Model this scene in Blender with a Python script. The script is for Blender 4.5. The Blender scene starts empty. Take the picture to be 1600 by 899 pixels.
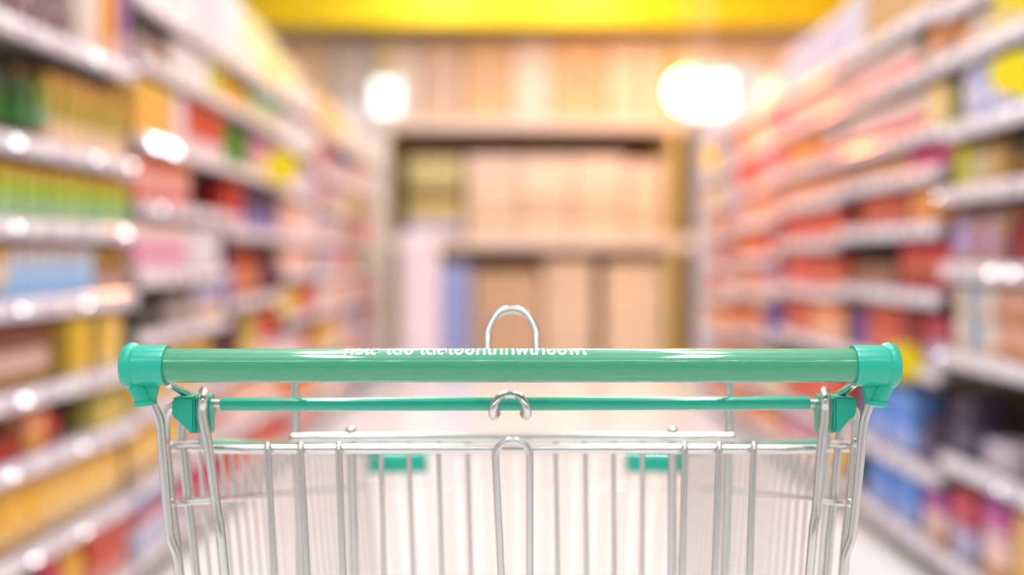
import bpy, bmesh, math, random
from mathutils import Vector, Matrix

# ------------------------------------------------------------------ camera
F = 1600 * 35.0 / 36.0            # focal length in pixels of the 1600x899 frame
HY = 400.0                        # horizon row
CAMZ = 1.10
S = bpy.context.scene
COL = S.collection
cam_d = bpy.data.cameras.new('camera')
cam = bpy.data.objects.new('camera', cam_d)
COL.objects.link(cam)
cam.location = (0, 0, CAMZ)
cam.rotation_euler = (math.pi / 2, 0, 0)
cam_d.lens = 35.0
cam_d.sensor_width = 36.0
cam_d.sensor_fit = 'HORIZONTAL'
cam_d.shift_y = (HY - 449.5) / 1600.0
cam_d.clip_start = 0.02
cam_d.dof.use_dof = True
cam_d.dof.focus_distance = 0.735
cam_d.dof.aperture_fstop = 1.5
S.camera = cam

# ------------------------------------------------------------------ view / world / lights
S.view_settings.view_transform = 'Standard'
S.view_settings.look = 'None'
S.view_settings.gamma = 1.0
S.view_settings.use_curve_mapping = False
S.view_settings.exposure = 0.45
S.cycles.use_denoising = True
S.cycles.sample_clamp_indirect = 8.0
S.cycles.sample_clamp_direct = 30.0

WORLD = (0.97, 0.96, 1.0)
WORLD_STR = 0.36
LAMP_W = 21.0
CROSS = 10.0
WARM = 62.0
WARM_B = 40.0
w = bpy.data.worlds.new('world')
S.world = w
w.use_nodes = True
bg = w.node_tree.nodes['Background']
bg.inputs[0].default_value = (*WORLD, 1)
bg.inputs[1].default_value = WORLD_STR


def area(name, loc, rot, sx, sy, power, col=(1, 1, 1)):
    d = bpy.data.lights.new(name, 'AREA')
    d.shape = 'RECTANGLE'
    d.size = sx
    d.size_y = sy
    d.energy = power
    d.color = col
    o = bpy.data.objects.new(name, d)
    o.location = loc
    o.rotation_euler = rot
    COL.objects.link(o)
    return o


# ------------------------------------------------------------------ helpers
def lin(c):
    out = []
    for v in c[:3]:
        v = v / 255.0
        out.append(v / 12.92 if v <= 0.04045 else ((v + 0.055) / 1.055) ** 2.4)
    return (*out, 1.0)


MATS = {}


def mat(name, rgb=(200, 200, 200), rough=0.5, metal=0.0, emit=None, estr=0.0, coat=0.0, spec=0.5):
    if name in MATS:
        return MATS[name]
    m = bpy.data.materials.new(name)
    m.use_nodes = True
    b = m.node_tree.nodes['Principled BSDF']
    b.inputs['Base Color'].default_value = lin(rgb)
    b.inputs['Roughness'].default_value = rough
    b.inputs['Metallic'].default_value = metal
    b.inputs['Specular IOR Level'].default_value = spec
    b.inputs['Coat Weight'].default_value = coat
    b.inputs['Coat Roughness'].default_value = 0.05
    if emit:
        b.inputs['Emission Color'].default_value = lin(emit)
        b.inputs['Emission Strength'].default_value = estr
    # faint procedural variation of the base colour
    nt = m.node_tree
    tc = nt.nodes.new('ShaderNodeTexCoord')
    nz = nt.nodes.new('ShaderNodeTexNoise')
    nz.inputs['Scale'].default_value = 9.0
    mx = nt.nodes.new('ShaderNodeMix')
    mx.data_type = 'RGBA'
    c = lin(rgb)
    mx.inputs['A'].default_value = c
    mx.inputs['B'].default_value = (c[0] * .93, c[1] * .93, c[2] * .93, 1)
    nt.links.new(tc.outputs['Object'], nz.inputs['Vector'])
    nt.links.new(nz.outputs['Fac'], mx.inputs['Factor'])
    nt.links.new(mx.outputs['Result'], b.inputs['Base Color'])
    MATS[name] = m
    return m


def band_mat(name, bands, blot=None, blot_amt=0.45, rough=0.42, scale=(42, 42, 20)):
    """printed packaging: colour bands up the height, with printed blotches"""
    if name in MATS:
        return MATS[name]
    m = bpy.data.materials.new(name)
    m.use_nodes = True
    nt = m.node_tree
    b = nt.nodes['Principled BSDF']
    b.inputs['Roughness'].default_value = rough
    b.inputs['Specular IOR Level'].default_value = 0.35
    tc = nt.nodes.new('ShaderNodeTexCoord')
    sp = nt.nodes.new('ShaderNodeSeparateXYZ')
    nt.links.new(tc.outputs['Generated'], sp.inputs[0])
    rp = nt.nodes.new('ShaderNodeValToRGB')
    rp.color_ramp.interpolation = 'CONSTANT'
    els = rp.color_ramp.elements
    while len(els) > 1:
        els.remove(els[-1])
    els[0].position = bands[0][0]
    els[0].color = lin(bands[0][1])
    for p, c in bands[1:]:
        e = els.new(p)
        e.color = lin(c)
    nt.links.new(sp.outputs['Z'], rp.inputs[0])
    out = rp.outputs[0]
    if blot:
        mp = nt.nodes.new('ShaderNodeMapping')
        mp.inputs['Scale'].default_value = scale
        nt.links.new(tc.outputs['Object'], mp.inputs[0])
        nz = nt.nodes.new('ShaderNodeTexNoise')
        nz.inputs['Scale'].default_value = 1.0
        nz.inputs['Detail'].default_value = 1.0
        nt.links.new(mp.outputs[0], nz.inputs['Vector'])
        cr = nt.nodes.new('ShaderNodeValToRGB')
        cr.color_ramp.elements[0].position = 1.0 - blot_amt - .02
        cr.color_ramp.elements[1].position = 1.0 - blot_amt + .02
        nt.links.new(nz.outputs['Fac'], cr.inputs[0])
        mx = nt.nodes.new('ShaderNodeMix')
        mx.data_type = 'RGBA'
        mx.inputs['B'].default_value = lin(blot)
        nt.links.new(cr.outputs[0], mx.inputs['Factor'])
        nt.links.new(out, mx.inputs['A'])
        out = mx.outputs['Result']
    nt.links.new(out, b.inputs['Base Color'])
    MATS[name] = m
    return m


def W(px, py, Y):
    """world point on the depth plane Y seen at pixel (px, py)"""
    return Vector(((px - 800.0) * Y / F, Y, CAMZ - (py - HY) * Y / F))


def new_obj(name, bm, mats, parent=None, smooth=True, loc=None):
    me = bpy.data.meshes.new(name)
    bmesh.ops.recalc_face_normals(bm, faces=bm.faces)
    bm.to_mesh(me)
    bm.free()
    if not isinstance(mats, (list, tuple)):
        mats = [mats]
    for m in mats:
        me.materials.append(m)
    if smooth:
        for p in me.polygons:
            p.use_smooth = True
        try:
            me.set_sharp_from_angle(angle=math.radians(38))
        except Exception:
            pass
    o = bpy.data.objects.new(name, me)
    COL.objects.link(o)
    if parent:
        o.parent = parent
    if loc is not None:
        o.location = loc
    return o


def empty(name, loc=(0, 0, 0), rz=0.0):
    o = bpy.data.objects.new(name, None)
    o.empty_display_size = 0.1
    o.location = loc
    o.rotation_euler = (0, 0, rz)
    COL.objects.link(o)
    return o


def tag(o, label, cat, group=None, kind=None):
    o['label'] = label
    o['category'] = cat
    if group:
        o['group'] = group
    if kind:
        o['kind'] = kind
    return o


def struct(o, label=None):
    o['kind'] = 'structure'
    if label:
        o['label'] = label
        o['category'] = o.name.split('_')[0]
    return o


def bx(bm, x0, x1, y0, y1, z0, z1, bev=0.0, mi=0, segs=1):
    r = bmesh.ops.create_cube(bm, size=1.0)
    vs = r['verts']
    for v in vs:
        v.co = Vector((x0 + (v.co.x + .5) * (x1 - x0), y0 + (v.co.y + .5) * (y1 - y0), z0 + (v.co.z + .5) * (z1 - z0)))
    fs = set(f for v in vs for f in v.link_faces)
    if bev > 0:
        es = list(set(e for v in vs for e in v.link_edges))
        r2 = bmesh.ops.bevel(bm, geom=es, offset=bev, segments=segs, affect='EDGES', profile=0.5)
        fs = set(f for f in fs if f.is_valid) | set(r2['faces'])
    for f in fs:
        if f.is_valid:
            f.material_index = mi


def catmull(pts, n=6):
    pts = [Vector(p) for p in pts]
    if len(pts) < 3:
        return pts
    out = []
    P = [pts[0] * 2 - pts[1]] + pts + [pts[-1] * 2 - pts[-2]]
    for i in range(1, len(P) - 2):
        p0, p1, p2, p3 = P[i - 1], P[i], P[i + 1], P[i + 2]
        for k in range(n):
            t = k / n
            out.append(0.5 * ((2 * p1) + (p2 - p0) * t + (2 * p0 - 5 * p1 + 4 * p2 - p3) * t * t +
                              (3 * p1 - p0 - 3 * p2 + p3) * t ** 3))
    out.append(pts[-1])
    return out


def rounded(pts, rad, n=6):
    """polyline with its corners rounded to arcs (quadratic)"""
    pts = [Vector(p) for p in pts]
    out = [pts[0]]
    for i in range(1, len(pts) - 1):
        a, b, c = pts[i - 1], pts[i], pts[i + 1]
        d1 = min(rad, (a - b).length * .48)
        d2 = min(rad, (c - b).length * .48)
        p = b + (a - b).normalized() * d1
        q = b + (c - b).normalized() * d2
        for k in range(n + 1):
            t = k / n
            out.append(p * (1 - t) ** 2 + b * 2 * t * (1 - t) + q * t * t)
    out.append(pts[-1])
    return out


def tube(bm, pts, r, seg=10, mi=0, dome=False):
    pts = [Vector(p) for p in pts]
    n = len(pts)
    rs = r if isinstance(r, (list, tuple)) else [r] * n
    tang = []
    for i in range(n):
        a = pts[max(0, i - 1)]
        b = pts[min(n - 1, i + 1)]
        tang.append((b - a).normalized())
    t0 = tang[0]
    up = Vector((0, 0, 1)) if abs(t0.z) < .9 else Vector((0, 1, 0))
    nrm = (up - t0 * up.dot(t0)).normalized()
    rings = []
    for i in range(n):
        t = tang[i]
        nrm = (nrm - t * nrm.dot(t))
        nrm = nrm.normalized() if nrm.length > 1e-8 else t.orthogonal().normalized()
        bi = t.cross(nrm)
        rings.append([bm.verts.new(pts[i] + (nrm * math.cos(2 * math.pi * k / seg) + bi * math.sin(2 * math.pi * k / seg)) * rs[i])
                      for k in range(seg)])
    fs = []
    for i in range(n - 1):
        for k in range(seg):
            fs.append(bm.faces.new((rings[i][k], rings[i][(k + 1) % seg], rings[i + 1][(k + 1) % seg], rings[i + 1][k])))
    for ring, c, t, rr in ((rings[0], pts[0], -tang[0], rs[0]), (rings[-1], pts[-1], tang[-1], rs[-1])):
        cv = bm.verts.new(c + t * rr * (.7 if dome else .15))
        for k in range(seg):
            fs.append(bm.faces.new((ring[k], ring[(k + 1) % seg], cv)))
    for f in fs:
        f.material_index = mi


def ball(bm, c, r, mi=0, sc=(1, 1, 1)):
    res = bmesh.ops.create_uvsphere(bm, u_segments=14, v_segments=9, radius=r)
    for v in res['verts']:
        v.co = Vector((v.co.x * sc[0], v.co.y * sc[1], v.co.z * sc[2])) + Vector(c)
        for f in v.link_faces:
            f.material_index = mi


def lathe(bm, prof, seg=20, axis='Z', origin=(0, 0, 0), mi=0, cap=True):
    o = Vector(origin)
    rings = []
    for r, h in prof:
        ring = []
        for k in range(seg):
            a = 2 * math.pi * k / seg
            if axis == 'Z':
                p = Vector((r * math.cos(a), r * math.sin(a), h))
            else:
                p = Vector((h, r * math.cos(a), r * math.sin(a)))
            ring.append(bm.verts.new(o + p))
        rings.append(ring)
    for i in range(len(rings) - 1):
        for k in range(seg):
            f = bm.faces.new((rings[i][k], rings[i][(k + 1) % seg], rings[i + 1][(k + 1) % seg], rings[i + 1][k]))
            f.material_index = mi
    if cap:
        for ring in (rings[0], rings[-1]):
            f = bm.faces.new(ring)
            f.material_index = mi


def prism(bm, poly, y0, y1, bev=0.0, mi=0):
    """poly: list of (x, z), extruded along Y"""
    a = [bm.verts.new((x, y0, z)) for x, z in poly]
    b = [bm.verts.new((x, y1, z)) for x, z in poly]
    fs = [bm.faces.new(a), bm.faces.new(b[::-1])]
    n = len(poly)
    for k in range(n):
        fs.append(bm.faces.new((a[k], b[k], b[(k + 1) % n], a[(k + 1) % n])))
    for f in fs:
        f.material_index = mi
    if bev:
        es = list(set(e for f in fs for e in f.edges))
        bmesh.ops.bevel(bm, geom=es, offset=bev, segments=2, affect='EDGES')


# ------------------------------------------------------------------ base materials
M_chrome = mat('chrome_wire', (222, 221, 218), rough=0.2, metal=1.0)
M_cap = mat('teal_plastic', (26, 186, 158), rough=0.32, coat=0.25)
M_tealbar = mat('teal_bar_plastic', (20, 186, 154), rough=0.2, coat=0.6)
M_white = mat('white_lacquer', (240, 238, 238), rough=0.4)
M_rack = mat('rack_steel', (182, 173, 166), rough=0.45)
M_backp = mat('rack_back', (92, 78, 64), rough=0.6)
M_plinth = mat('plinth_steel', (120, 108, 100), rough=0.5)
M_strip = mat('price_rail_plastic', (222, 214, 228), rough=0.2, coat=0.5)
M_glint = mat('glint_mirror', (246, 246, 252), rough=0.22, metal=1.0)  # mirror finish for the added flaps that make glints
M_paper = mat('price_paper', (250, 248, 250), rough=0.5)
M_yellow = mat('yellow_board', (255, 224, 0), rough=0.5)
M_letter = mat('white_print', (250, 252, 250), rough=0.4)
M_wheel = mat('grey_rubber', (90, 90, 92), rough=0.6)


def handle_material():
    m = bpy.data.materials.new('film_wrapped_green')
    m.use_nodes = True
    nt = m.node_tree
    b = nt.nodes['Principled BSDF']
    b.inputs['Base Color'].default_value = lin((54, 158, 114))
    b.inputs['Roughness'].default_value = 0.35
    b.inputs['Coat Weight'].default_value = 1.0
    b.inputs['Coat Roughness'].default_value = 0.035
    tc = nt.nodes.new('ShaderNodeTexCoord')
    mp = nt.nodes.new('ShaderNodeMapping')
    mp.inputs['Scale'].default_value = (14, 160, 160)
    nz = nt.nodes.new('ShaderNodeTexNoise')
    nz.inputs['Scale'].default_value = 1.0
    nz.inputs['Detail'].default_value = 3.0
    bp = nt.nodes.new('ShaderNodeBump')
    bp.inputs['Strength'].default_value = 0.12
    bp.inputs['Distance'].default_value = 0.002
    nt.links.new(tc.outputs['Object'], mp.inputs[0])
    nt.links.new(mp.outputs[0], nz.inputs['Vector'])
    nt.links.new(nz.outputs['Fac'], bp.inputs['Height'])
    nt.links.new(bp.outputs[0], b.inputs['Coat Normal'])
    return m


M_film = handle_material()


def floor_material():
    m = bpy.data.materials.new('polished_floor_tiles')
    m.use_nodes = True
    nt = m.node_tree
    b = nt.nodes['Principled BSDF']
    b.inputs['Roughness'].default_value = 0.16
    tc = nt.nodes.new('ShaderNodeTexCoord')
    br = nt.nodes.new('ShaderNodeTexBrick')
    br.offset = 0.0
    br.inputs['Color1'].default_value = lin((246, 244, 246))
    br.inputs['Color2'].default_value = lin((242, 240, 242))
    br.inputs['Mortar'].default_value = lin((214, 208, 205))
    br.inputs['Scale'].default_value = 1.0
    br.inputs['Mortar Size'].default_value = 0.003
    br.inputs['Brick Width'].default_value = 0.6
    br.inputs['Row Height'].default_value = 0.6
    nt.links.new(tc.outputs['Object'], br.inputs['Vector'])
    nt.links.new(br.outputs['Color'], b.inputs['Base Color'])
    return m


# ------------------------------------------------------------------ the room
def slab(name, x0, x1, y0, y1, z0, z1, m, label=None):
    bm = bmesh.new()
    bx(bm, x0, x1, y0, y1, z0, z1)
    return struct(new_obj(name, bm, m, smooth=False), label)


RX, RY0, RY1, RZ = 4.4, -4.6, 11.6, 4.3
slab('floor', -RX, RX, RY0, RY1, -0.1, 0, floor_material())
M_wall = mat('wall_paint', (236, 230, 222), rough=0.7)
slab('ceiling', -RX, RX, RY0, RY1, RZ, RZ + .1, mat('ceiling_paint', (244, 242, 240), rough=0.8))
slab('wall_left', -RX - .1, -RX, RY0, RY1, 0, RZ, M_wall)
slab('wall_right', RX, RX + .1, RY0, RY1, 0, RZ, M_wall)
slab('wall_back', -RX, RX, RY1, RY1 + .1, 0, RZ, M_wall)

# ceiling lamps: two rows of strip lights over the aisle
M_tube = mat('lit_tube', (255, 255, 255), emit=(255, 252, 250), estr=6.0)
rowname = {-0.75: 'left', 0.75: 'right'}
ords = ['first', 'second', 'third', 'fourth', 'fifth', 'sixth', 'seventh', 'eighth', 'ninth', 'tenth', 'eleventh',
        'twelfth', 'thirteenth', 'fourteenth', 'fifteenth', 'sixteenth', 'seventeenth', 'eighteenth', 'nineteenth', 'twentieth']
for xx in (-0.75, 0.75):
    for k in range(5):
        yy = -0.4 + k * 2.3
        t = empty('ceiling_lamp', (xx, yy, RZ))
        tag(t, 'white strip ceiling lamp, %s from the front in the %s row' % (ords[k], rowname[xx]), 'ceiling lamp',
            'strip lamps along the aisle ceiling')
        bm = bmesh.new()
        prism(bm, [(-.11, 0), (.11, 0), (.07, -.07), (-.07, -.07)], -.75, .75)
        new_obj('lamp_housing', bm, M_white, t, smooth=False)
        bm = bmesh.new()
        tube(bm, [(0, -.7, -.09), (0, .7, -.09)], .02)
        new_obj('lamp_tube', bm, M_tube, t)
        l = area('lamp_light', (0, 0, -.13), (0, 0, 0), .16, 1.4, LAMP_W, (.95, .98, 1))
        l.parent = t

for k in range(3):
    xx = -2.3 + k * 2.3
    t = empty('ceiling_lamp', (xx, -3.3, RZ))
    tag(t, 'white strip ceiling lamp over the cross aisle behind the cart, %s from the left' % ords[k], 'ceiling lamp', 'strip lamps over the cross aisle')
    bm = bmesh.new()
    bx(bm, -1.12, 1.12, -.19, .19, -.07, 0, bev=.02)
    new_obj('lamp_housing', bm, M_white, t, smooth=False)
    bm = bmesh.new()
    bx(bm, -1.1, 1.1, -.17, .17, -.095, -.071, bev=.01)
    new_obj('lamp_diffuser', bm, mat('lit_diffuser', (255, 255, 255), emit=(246, 251, 255), estr=CROSS), t)

# ------------------------------------------------------------------ the cart
cart = empty('shopping_cart', (0.0, 0.75, 0.0))
tag(cart, 'chrome wire shopping cart with green handle bar in the middle of the aisle', 'shopping cart')
CO = Vector(cart.location)


def cobj(name, bm, m, parent=None, label=None, smooth=True):
    """mesh given in world coordinates, parented under the cart"""
    bmesh.ops.translate(bm, verts=bm.verts, vec=-CO)
    o = new_obj(name, bm, m, parent or cart, smooth)
    if label:
        o['label'] = label
    return o


def px2(r, Y):
    return r * Y / F


YH = 0.74
# handle
hz = CAMZ - (571.5 - HY) * YH / F
xa, xb = (258 - 800) * YH / F, (1336 - 800) * YH / F
hr = px2(26.5, YH)
bm = bmesh.new()
tube(bm, [(xa + (xb - xa) * i / 40, YH, hz) for i in range(41)], hr, seg=48)
handle = cobj('handle', bm, M_film, label='green handle bar wrapped in clear film')

# end caps with elbow
for s, (e_in, e_out, ring0, ring1, elb, lip) in (
        (-1, (262, 204, 213, 192, (212, 590), (238, 630))),
        (1, (1332, 1391, 1382, 1403, (1384, 590), (1359, 630)))):
    bm = bmesh.new()
    X = lambda p: (p - 800) * YH / F
    r1 = px2(32, YH)
    prof = [(hr * .9, X(e_in)), (r1 * .985, X(e_in)), (r1, X(e_in) + s * .0012), (r1 * 1.0, X(ring0) - s * .001), (r1 * 1.1, X(ring0) + s * .0008),
            (r1 * 1.14, X(ring0) + s * .0026), (r1 * 1.1, X(ring0) + s * .0055), (r1 * .98, X(ring0) + s * .008),
            (r1 * .72, X(ring1) - s * .0004), (r1 * .3, X(ring1) + s * .0004), (.0004, X(ring1) + s * .0006)]
    lathe(bm, prof, 36, 'X', (0, YH, hz))
    k = -s
    def E(dx, y):
        return W(elb[0] + k * dx, y, YH)
    ctr = catmull([E(-8, 572), E(-5, 588), E(2, 603), E(9, 616), E(15, 630)], 4)
    n = len(ctr) - 1
    tube(bm, ctr, [px2(13.0 + 1.6 * math.sin(math.pi * i / n), YH) for i in range(n + 1)], seg=24)
    d = Vector((k * .12, 0, -1)).normalized()
    c = ctr[-1]
    tube(bm, [c - d * .0024, c - d * .0014, c + d * .0014, c + d * .0024], [px2(13, YH), px2(17.5, YH), px2(17.5, YH), px2(12, YH)], seg=24)
    q = [E(6, 598), E(36, 603), E(31, 624), E(27, 632), E(14, 630)]
    prism(bm, [(v.x, v.z) for v in q], YH - .003, YH + .003)
    cobj('end_cap', bm, M_cap, handle, label='glossy teal plastic end cap')

# white lettering over the top of the handle
def lettering():
    cu = bpy.data.curves.new('lettering', 'FONT')
    cu.body = 'ทรเล เดอ เดลเออกเททพเกออพเ'
    cu.size = 0.019
    cu.extrude = 0.0
    cu.offset = 0.0005
    cu.resolution_u = 3
    to = bpy.data.objects.new('lettering_tmp', cu)
    COL.objects.link(to)
    bpy.context.view_layer.update()
    dg = bpy.context.evaluated_depsgraph_get()
    me = bpy.data.meshes.new_from_object(to.evaluated_get(dg))
    bpy.data.objects.remove(to)
    bpy.data.curves.remove(cu)
    bm = bmesh.new()
    bm.from_mesh(me)
    bpy.data.meshes.remove(me)
    bmesh.ops.triangulate(bm, faces=bm.faces)
    bmesh.ops.subdivide_edges(bm, edges=[e for e in bm.edges if e.calc_length() > .003], cuts=2)
    xs = [v.co.x for v in bm.verts]
    x0, x1 = min(xs), max(xs)
    t0, t1 = (540 - 800) * YH / F, (916 - 800) * YH / F
    R = hr + .00012
    for v in bm.verts:
        x = t0 + (v.co.x - x0) / (x1 - x0) * (t1 - t0)
        th = math.radians(43) - v.co.y * 1.0 / R
        v.co = Vector((x, YH - R * math.sin(th), hz + R * math.cos(th)))
    return bm


try:
    cobj('lettering', lettering(), M_letter, handle, label='white printed lettering running over the top of the handle', smooth=False)
except Exception as ex:
    print('LETTERING', ex)

# side posts from the caps down to the chassis
def post(s):
    if s < 0:
        p = [(235, 622), (250, 657), (254, 705), (261, 790), (266, 842), (277, 868), (281, 905)]
    else:
        p = [(1362, 622), (1350, 657), (1345, 705), (1337, 790), (1331, 842), (1320, 868), (1317, 905)]
    pts = [W(a, b, YH + .004) for a, b in p]
    last = pts[-1]
    pts += [Vector((s * .245, .77, .55)), Vector((s * .23, .80, .16))]
    return rounded(pts, .0045, 5)


for s in (-1, 1):
    bm = bmesh.new()
    tube(bm, post(s), px2(7.2, YH), seg=14)
    cobj('side_post', bm, M_chrome)

# corner rods of the basket (inverted U from the hinge bracket down)
for s in (-1, 1):
    if s < 0:
        p = [(300, 633), (268, 635), (259, 648), (258, 692), (263, 740), (268, 790), (276, 850), (281, 905)]
    else:
        p = [(1310, 633), (1334, 638), (1338, 652), (1337, 692), (1332, 740), (1328, 790), (1321, 850), (1317, 905)]
    pts = [W(a, b, .785) for a, b in p]
    pts += [Vector((s * .22, .79, .50))]
    bm = bmesh.new()
    tube(bm, rounded(pts, .012, 5), px2(7.5, .785), seg=14)
    pts2 = [v + Vector((-s * .0055, .022, 0)) for v in pts]
    tube(bm, rounded(pts2[2:], .006, 5), px2(6.8, .8), seg=12)
    for q in ((p[3][0], 693), (p[5][0] - (-s) * 0, 787)):
        ball(bm, W(q[0] + s * 3, q[1], .775), px2(8.5, .775))
    cobj('corner_rod', bm, M_chrome)

# hinge brackets
for s in (-1, 1):
    if s < 0:
        wedge = [(274, 622), (274, 648), (306, 672), (309, 676), (309, 618), (278, 619)]
        fl = [(307, 313), (325, 332)]
        stub = (322, 350)
        diag = [(238, 578), (262, 599), (300, 619), (308, 626)]
    else:
        wedge = [(1333, 622), (1333, 645), (1303, 670), (1298, 676), (1298, 618), (1330, 619)]
        fl = [(1296, 1301), (1276, 1283)]
        stub = (1258, 1286)
        diag = [(1356, 578), (1334, 600), (1306, 621), (1300, 630)]
    Y0 = .768
    bm = bmesh.new()
    q = [W(a, b, Y0) for a, b in wedge]
    prism(bm, [(v.x, v.z) for v in q], Y0 - .009, Y0 + .010, bev=.0015)
    for a, b in fl:
        zt, zb = W(0, 616, Y0).z, W(0, 676, Y0).z
        xx0, xx1 = W(a, 0, Y0).x, W(b, 0, Y0).x
        # rounded-top flange plate, pointed foot
        n0 = len(bm.verts)
        pr = []
        for k in range(13):
            an = math.pi * k / 12
            pr.append((Y0 + .001 + .0075 * math.cos(an), zt - .010 + .010 * math.sin(an)))
        pr += [(Y0 - .003, zb), (Y0 + .005, zb)]
        va = [bm.verts.new((xx0, y, z)) for y, z in pr]
        vb = [bm.verts.new((xx1, y, z)) for y, z in pr]
        bm.faces.new(va)
        bm.faces.new(vb[::-1])
        for k in range(len(pr)):
            bm.faces.new((va[k], vb[k], vb[(k + 1) % len(pr)], va[(k + 1) % len(pr)]))
    cobj('hinge_bracket', bm, M_cap, label='teal plastic hinge bracket')
    bm = bmesh.new()
    tube(bm, [W(stub[0], 632, .77), W(stub[1], 632, .77)], px2(9, .77), seg=14)
    cobj('bar_ferrule', bm, M_chrome)
    bm = bmesh.new()
    tube(bm, catmull([W(diag[0][0], diag[0][1], .752), W(diag[1][0], diag[1][1], .758), W(diag[2][0], diag[2][1], .782), W(diag[3][0], diag[3][1], .79)], 5), px2(6.5, .76), seg=12)
    cobj('handle_brace', bm, M_chrome)

# green seat bar
bm = bmesh.new()
tube(bm, [W(346, 632, .77), W(640, 632, .77), W(960, 631, .77), W(1264, 630, .77)], px2(10.6, .77), seg=24)
cobj('seat_bar', bm, M_tealbar, label='thin glossy green bar below the handle')

# arch behind the handle and small hook over the seat bar
bm = bmesh.new()
pts = [W(765, 585, .756), W(763, 566, .772), W(762, 535, .78), W(764, 513, .784), W(775, 494, .788), W(787, 486, .79), W(800, 483.5, .791), W(813, 486, .79), W(825, 494, .788),
       W(836, 513, .784), W(838, 535, .78), W(837, 566, .772), W(835, 585, .756)]
tube(bm, catmull(pts, 5), px2(6.4, .78), seg=14)
cobj('arch_loop', bm, M_chrome)
bm = bmesh.new()
pts = [W(776, 646, .775), W(772, 652, .766), W(770, 648, .757), W(771, 637, .754), W(779, 623, .757), W(788, 618, .760), W(797, 616.5, .761), W(806, 618, .76), W(815, 623, .757),
       W(823, 637, .754), W(824, 648, .757), W(822, 652, .766), W(818, 646, .775)]
tube(bm, catmull(pts, 5), px2(6.6, .76), seg=14)
cobj('wire_hook', bm, M_chrome)

# rear gate: hairpins at both ends, bar, wires, centre loop
gate = empty('rear_gate', (0, 0, 0))
gate.parent = cart
gate.location = (0, 0, 0)
YG = .80
def down(px, py, px9, Y, z=.52):
    """a straight rod through (px,py) and (px9,899) carried on down to height z"""
    a, b = W(px, py, Y), W(px9, 899, Y)
    k = (a.z - z) / (a.z - b.z)
    return [a, a + (b - a) * k]


bm = bmesh.new()
tube(bm, [W(322, 702, YG), W(1284, 702, YG)], px2(7.6, YG), seg=14)
tube(bm, [W(266, 694, YG), W(330, 694, YG)], px2(5.5, YG), seg=10)
tube(bm, [W(1278, 694, YG), W(1336, 694, YG)], px2(5.5, YG), seg=10)
tube(bm, [W(270, 787, YG), W(330, 783, YG)], px2(5, YG), seg=10)
tube(bm, [W(1278, 783, YG), W(1330, 787, YG)], px2(5, YG), seg=10)
cobj('gate_bar', bm, M_chrome, gate)
bm = bmesh.new()
tube(bm, [Vector((-.23, YG, .52)), Vector((.235, YG, .52))], .0035, seg=10)
cobj('gate_foot_bar', bm, M_chrome, gate)
for s in (-1, 1):
    f_ = [(316, 640), (318, 660), (326, 700), (339, 800), (351, 899)] if s < 0 else [(1289, 640), (1288, 660), (1283, 700), (1275, 800), (1265, 899)]
    tx = 318 if s < 0 else 1289
    pts = [W(f_[2][0] - (8 if s < 0 else -8), 702, .80), W(tx - s * -1, 650, .80), W(tx, 625, .796), W(tx, 613, .785), W(tx, 611, .775), W(tx, 613, .766), W(tx, 624, .757)] + [W(a, b, .757) for a, b in f_]
    e = pts[-1] + (pts[-1] - pts[-2]) * 3.0
    pts.append(Vector((e.x, .79, .52)))
    bm = bmesh.new()
    tube(bm, catmull(pts, 5), px2(7.4, .757), seg=14)
    cobj('gate_hairpin', bm, M_chrome, gate)
for a, b in ((418, 429), (469, 480), (529, 536), (1070, 1066), (1124, 1117), (1178, 1171)):
    bm = bmesh.new()
    d_ = down(a, 703, b, YG - .007)
    tube(bm, rounded([W(a, 697, YG + .002), W(a, 694, YG - .002), W(a, 700, YG - .007)] + d_[1:], .003, 4), px2(5.4, YG), seg=10)
    cobj('gate_wire', bm, M_chrome, gate)
bm = bmesh.new()
l_ = down(774, 712, 783, YG - .008)
r_ = down(828, 712, 828, YG - .008)
arc = [W(801 - 27 * math.cos(math.pi * k / 14), 712 - 23 * math.sin(math.pi * k / 14), YG - .008) for k in range(15)]
tube(bm, [l_[1]] + arc + [r_[1]], px2(5.6, YG), seg=12)
cobj('gate_loop', bm, M_chrome, gate)

# child seat flap behind the gate
flap = empty('seat_flap', (0, 0, 0))
flap.parent = cart
YB = .84
bm = bmesh.new()
tube(bm, [W(457, 684, YB), W(1144, 683, YB)], px2(7.5, YB), seg=14, dome=True)
cobj('flap_bar', bm, M_chrome, flap)
for a, b in ((461, 470), (1140, 1133)):
    bm = bmesh.new()
    d_ = down(a, 640, b, YB + .006)
    tube(bm, [W(a, 580, YB + .006), d_[0], d_[1]], px2(6.8, YB), seg=12)
    tube(bm, [W(a, 582, YB + .008), W(a, 578, YH + .008)], px2(5, YB), seg=10)
    cobj('flap_post', bm, M_chrome, flap)
for a, b in ((548, 554), (1051, 1049)):
    bm = bmesh.new()
    d_ = down(a, 676, b, YB + .006)
    tube(bm, d_, px2(6.6, YB), seg=12)
    ball(bm, W(a, 673, YB + .002), px2(8.4, YB), sc=(1, 1, .75))
    cobj('flap_rod', bm, M_chrome, flap)
for a, b in ((594, 601), (638, 646), (684, 691), (730, 736), (868, 871), (914, 917), (959, 959), (1004, 1003)):
    bm = bmesh.new()
    d_ = down(a, 686, b, YB + .006)
    tube(bm, d_, px2(4.1, YB), seg=10)
    cobj('flap_wire', bm, M_chrome, flap)

# basket: sloping side panels, front panel, floor, green rim and corner bumpers
YF = 1.36
ZB = .50
def side_top(s, t):
    a = W(262, 700, .79) if s < 0 else W(1336, 700, .79)
    b = W(574, 706, YF) if s < 0 else W(1071, 706, YF)
    return a + (b - a) * t


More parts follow.
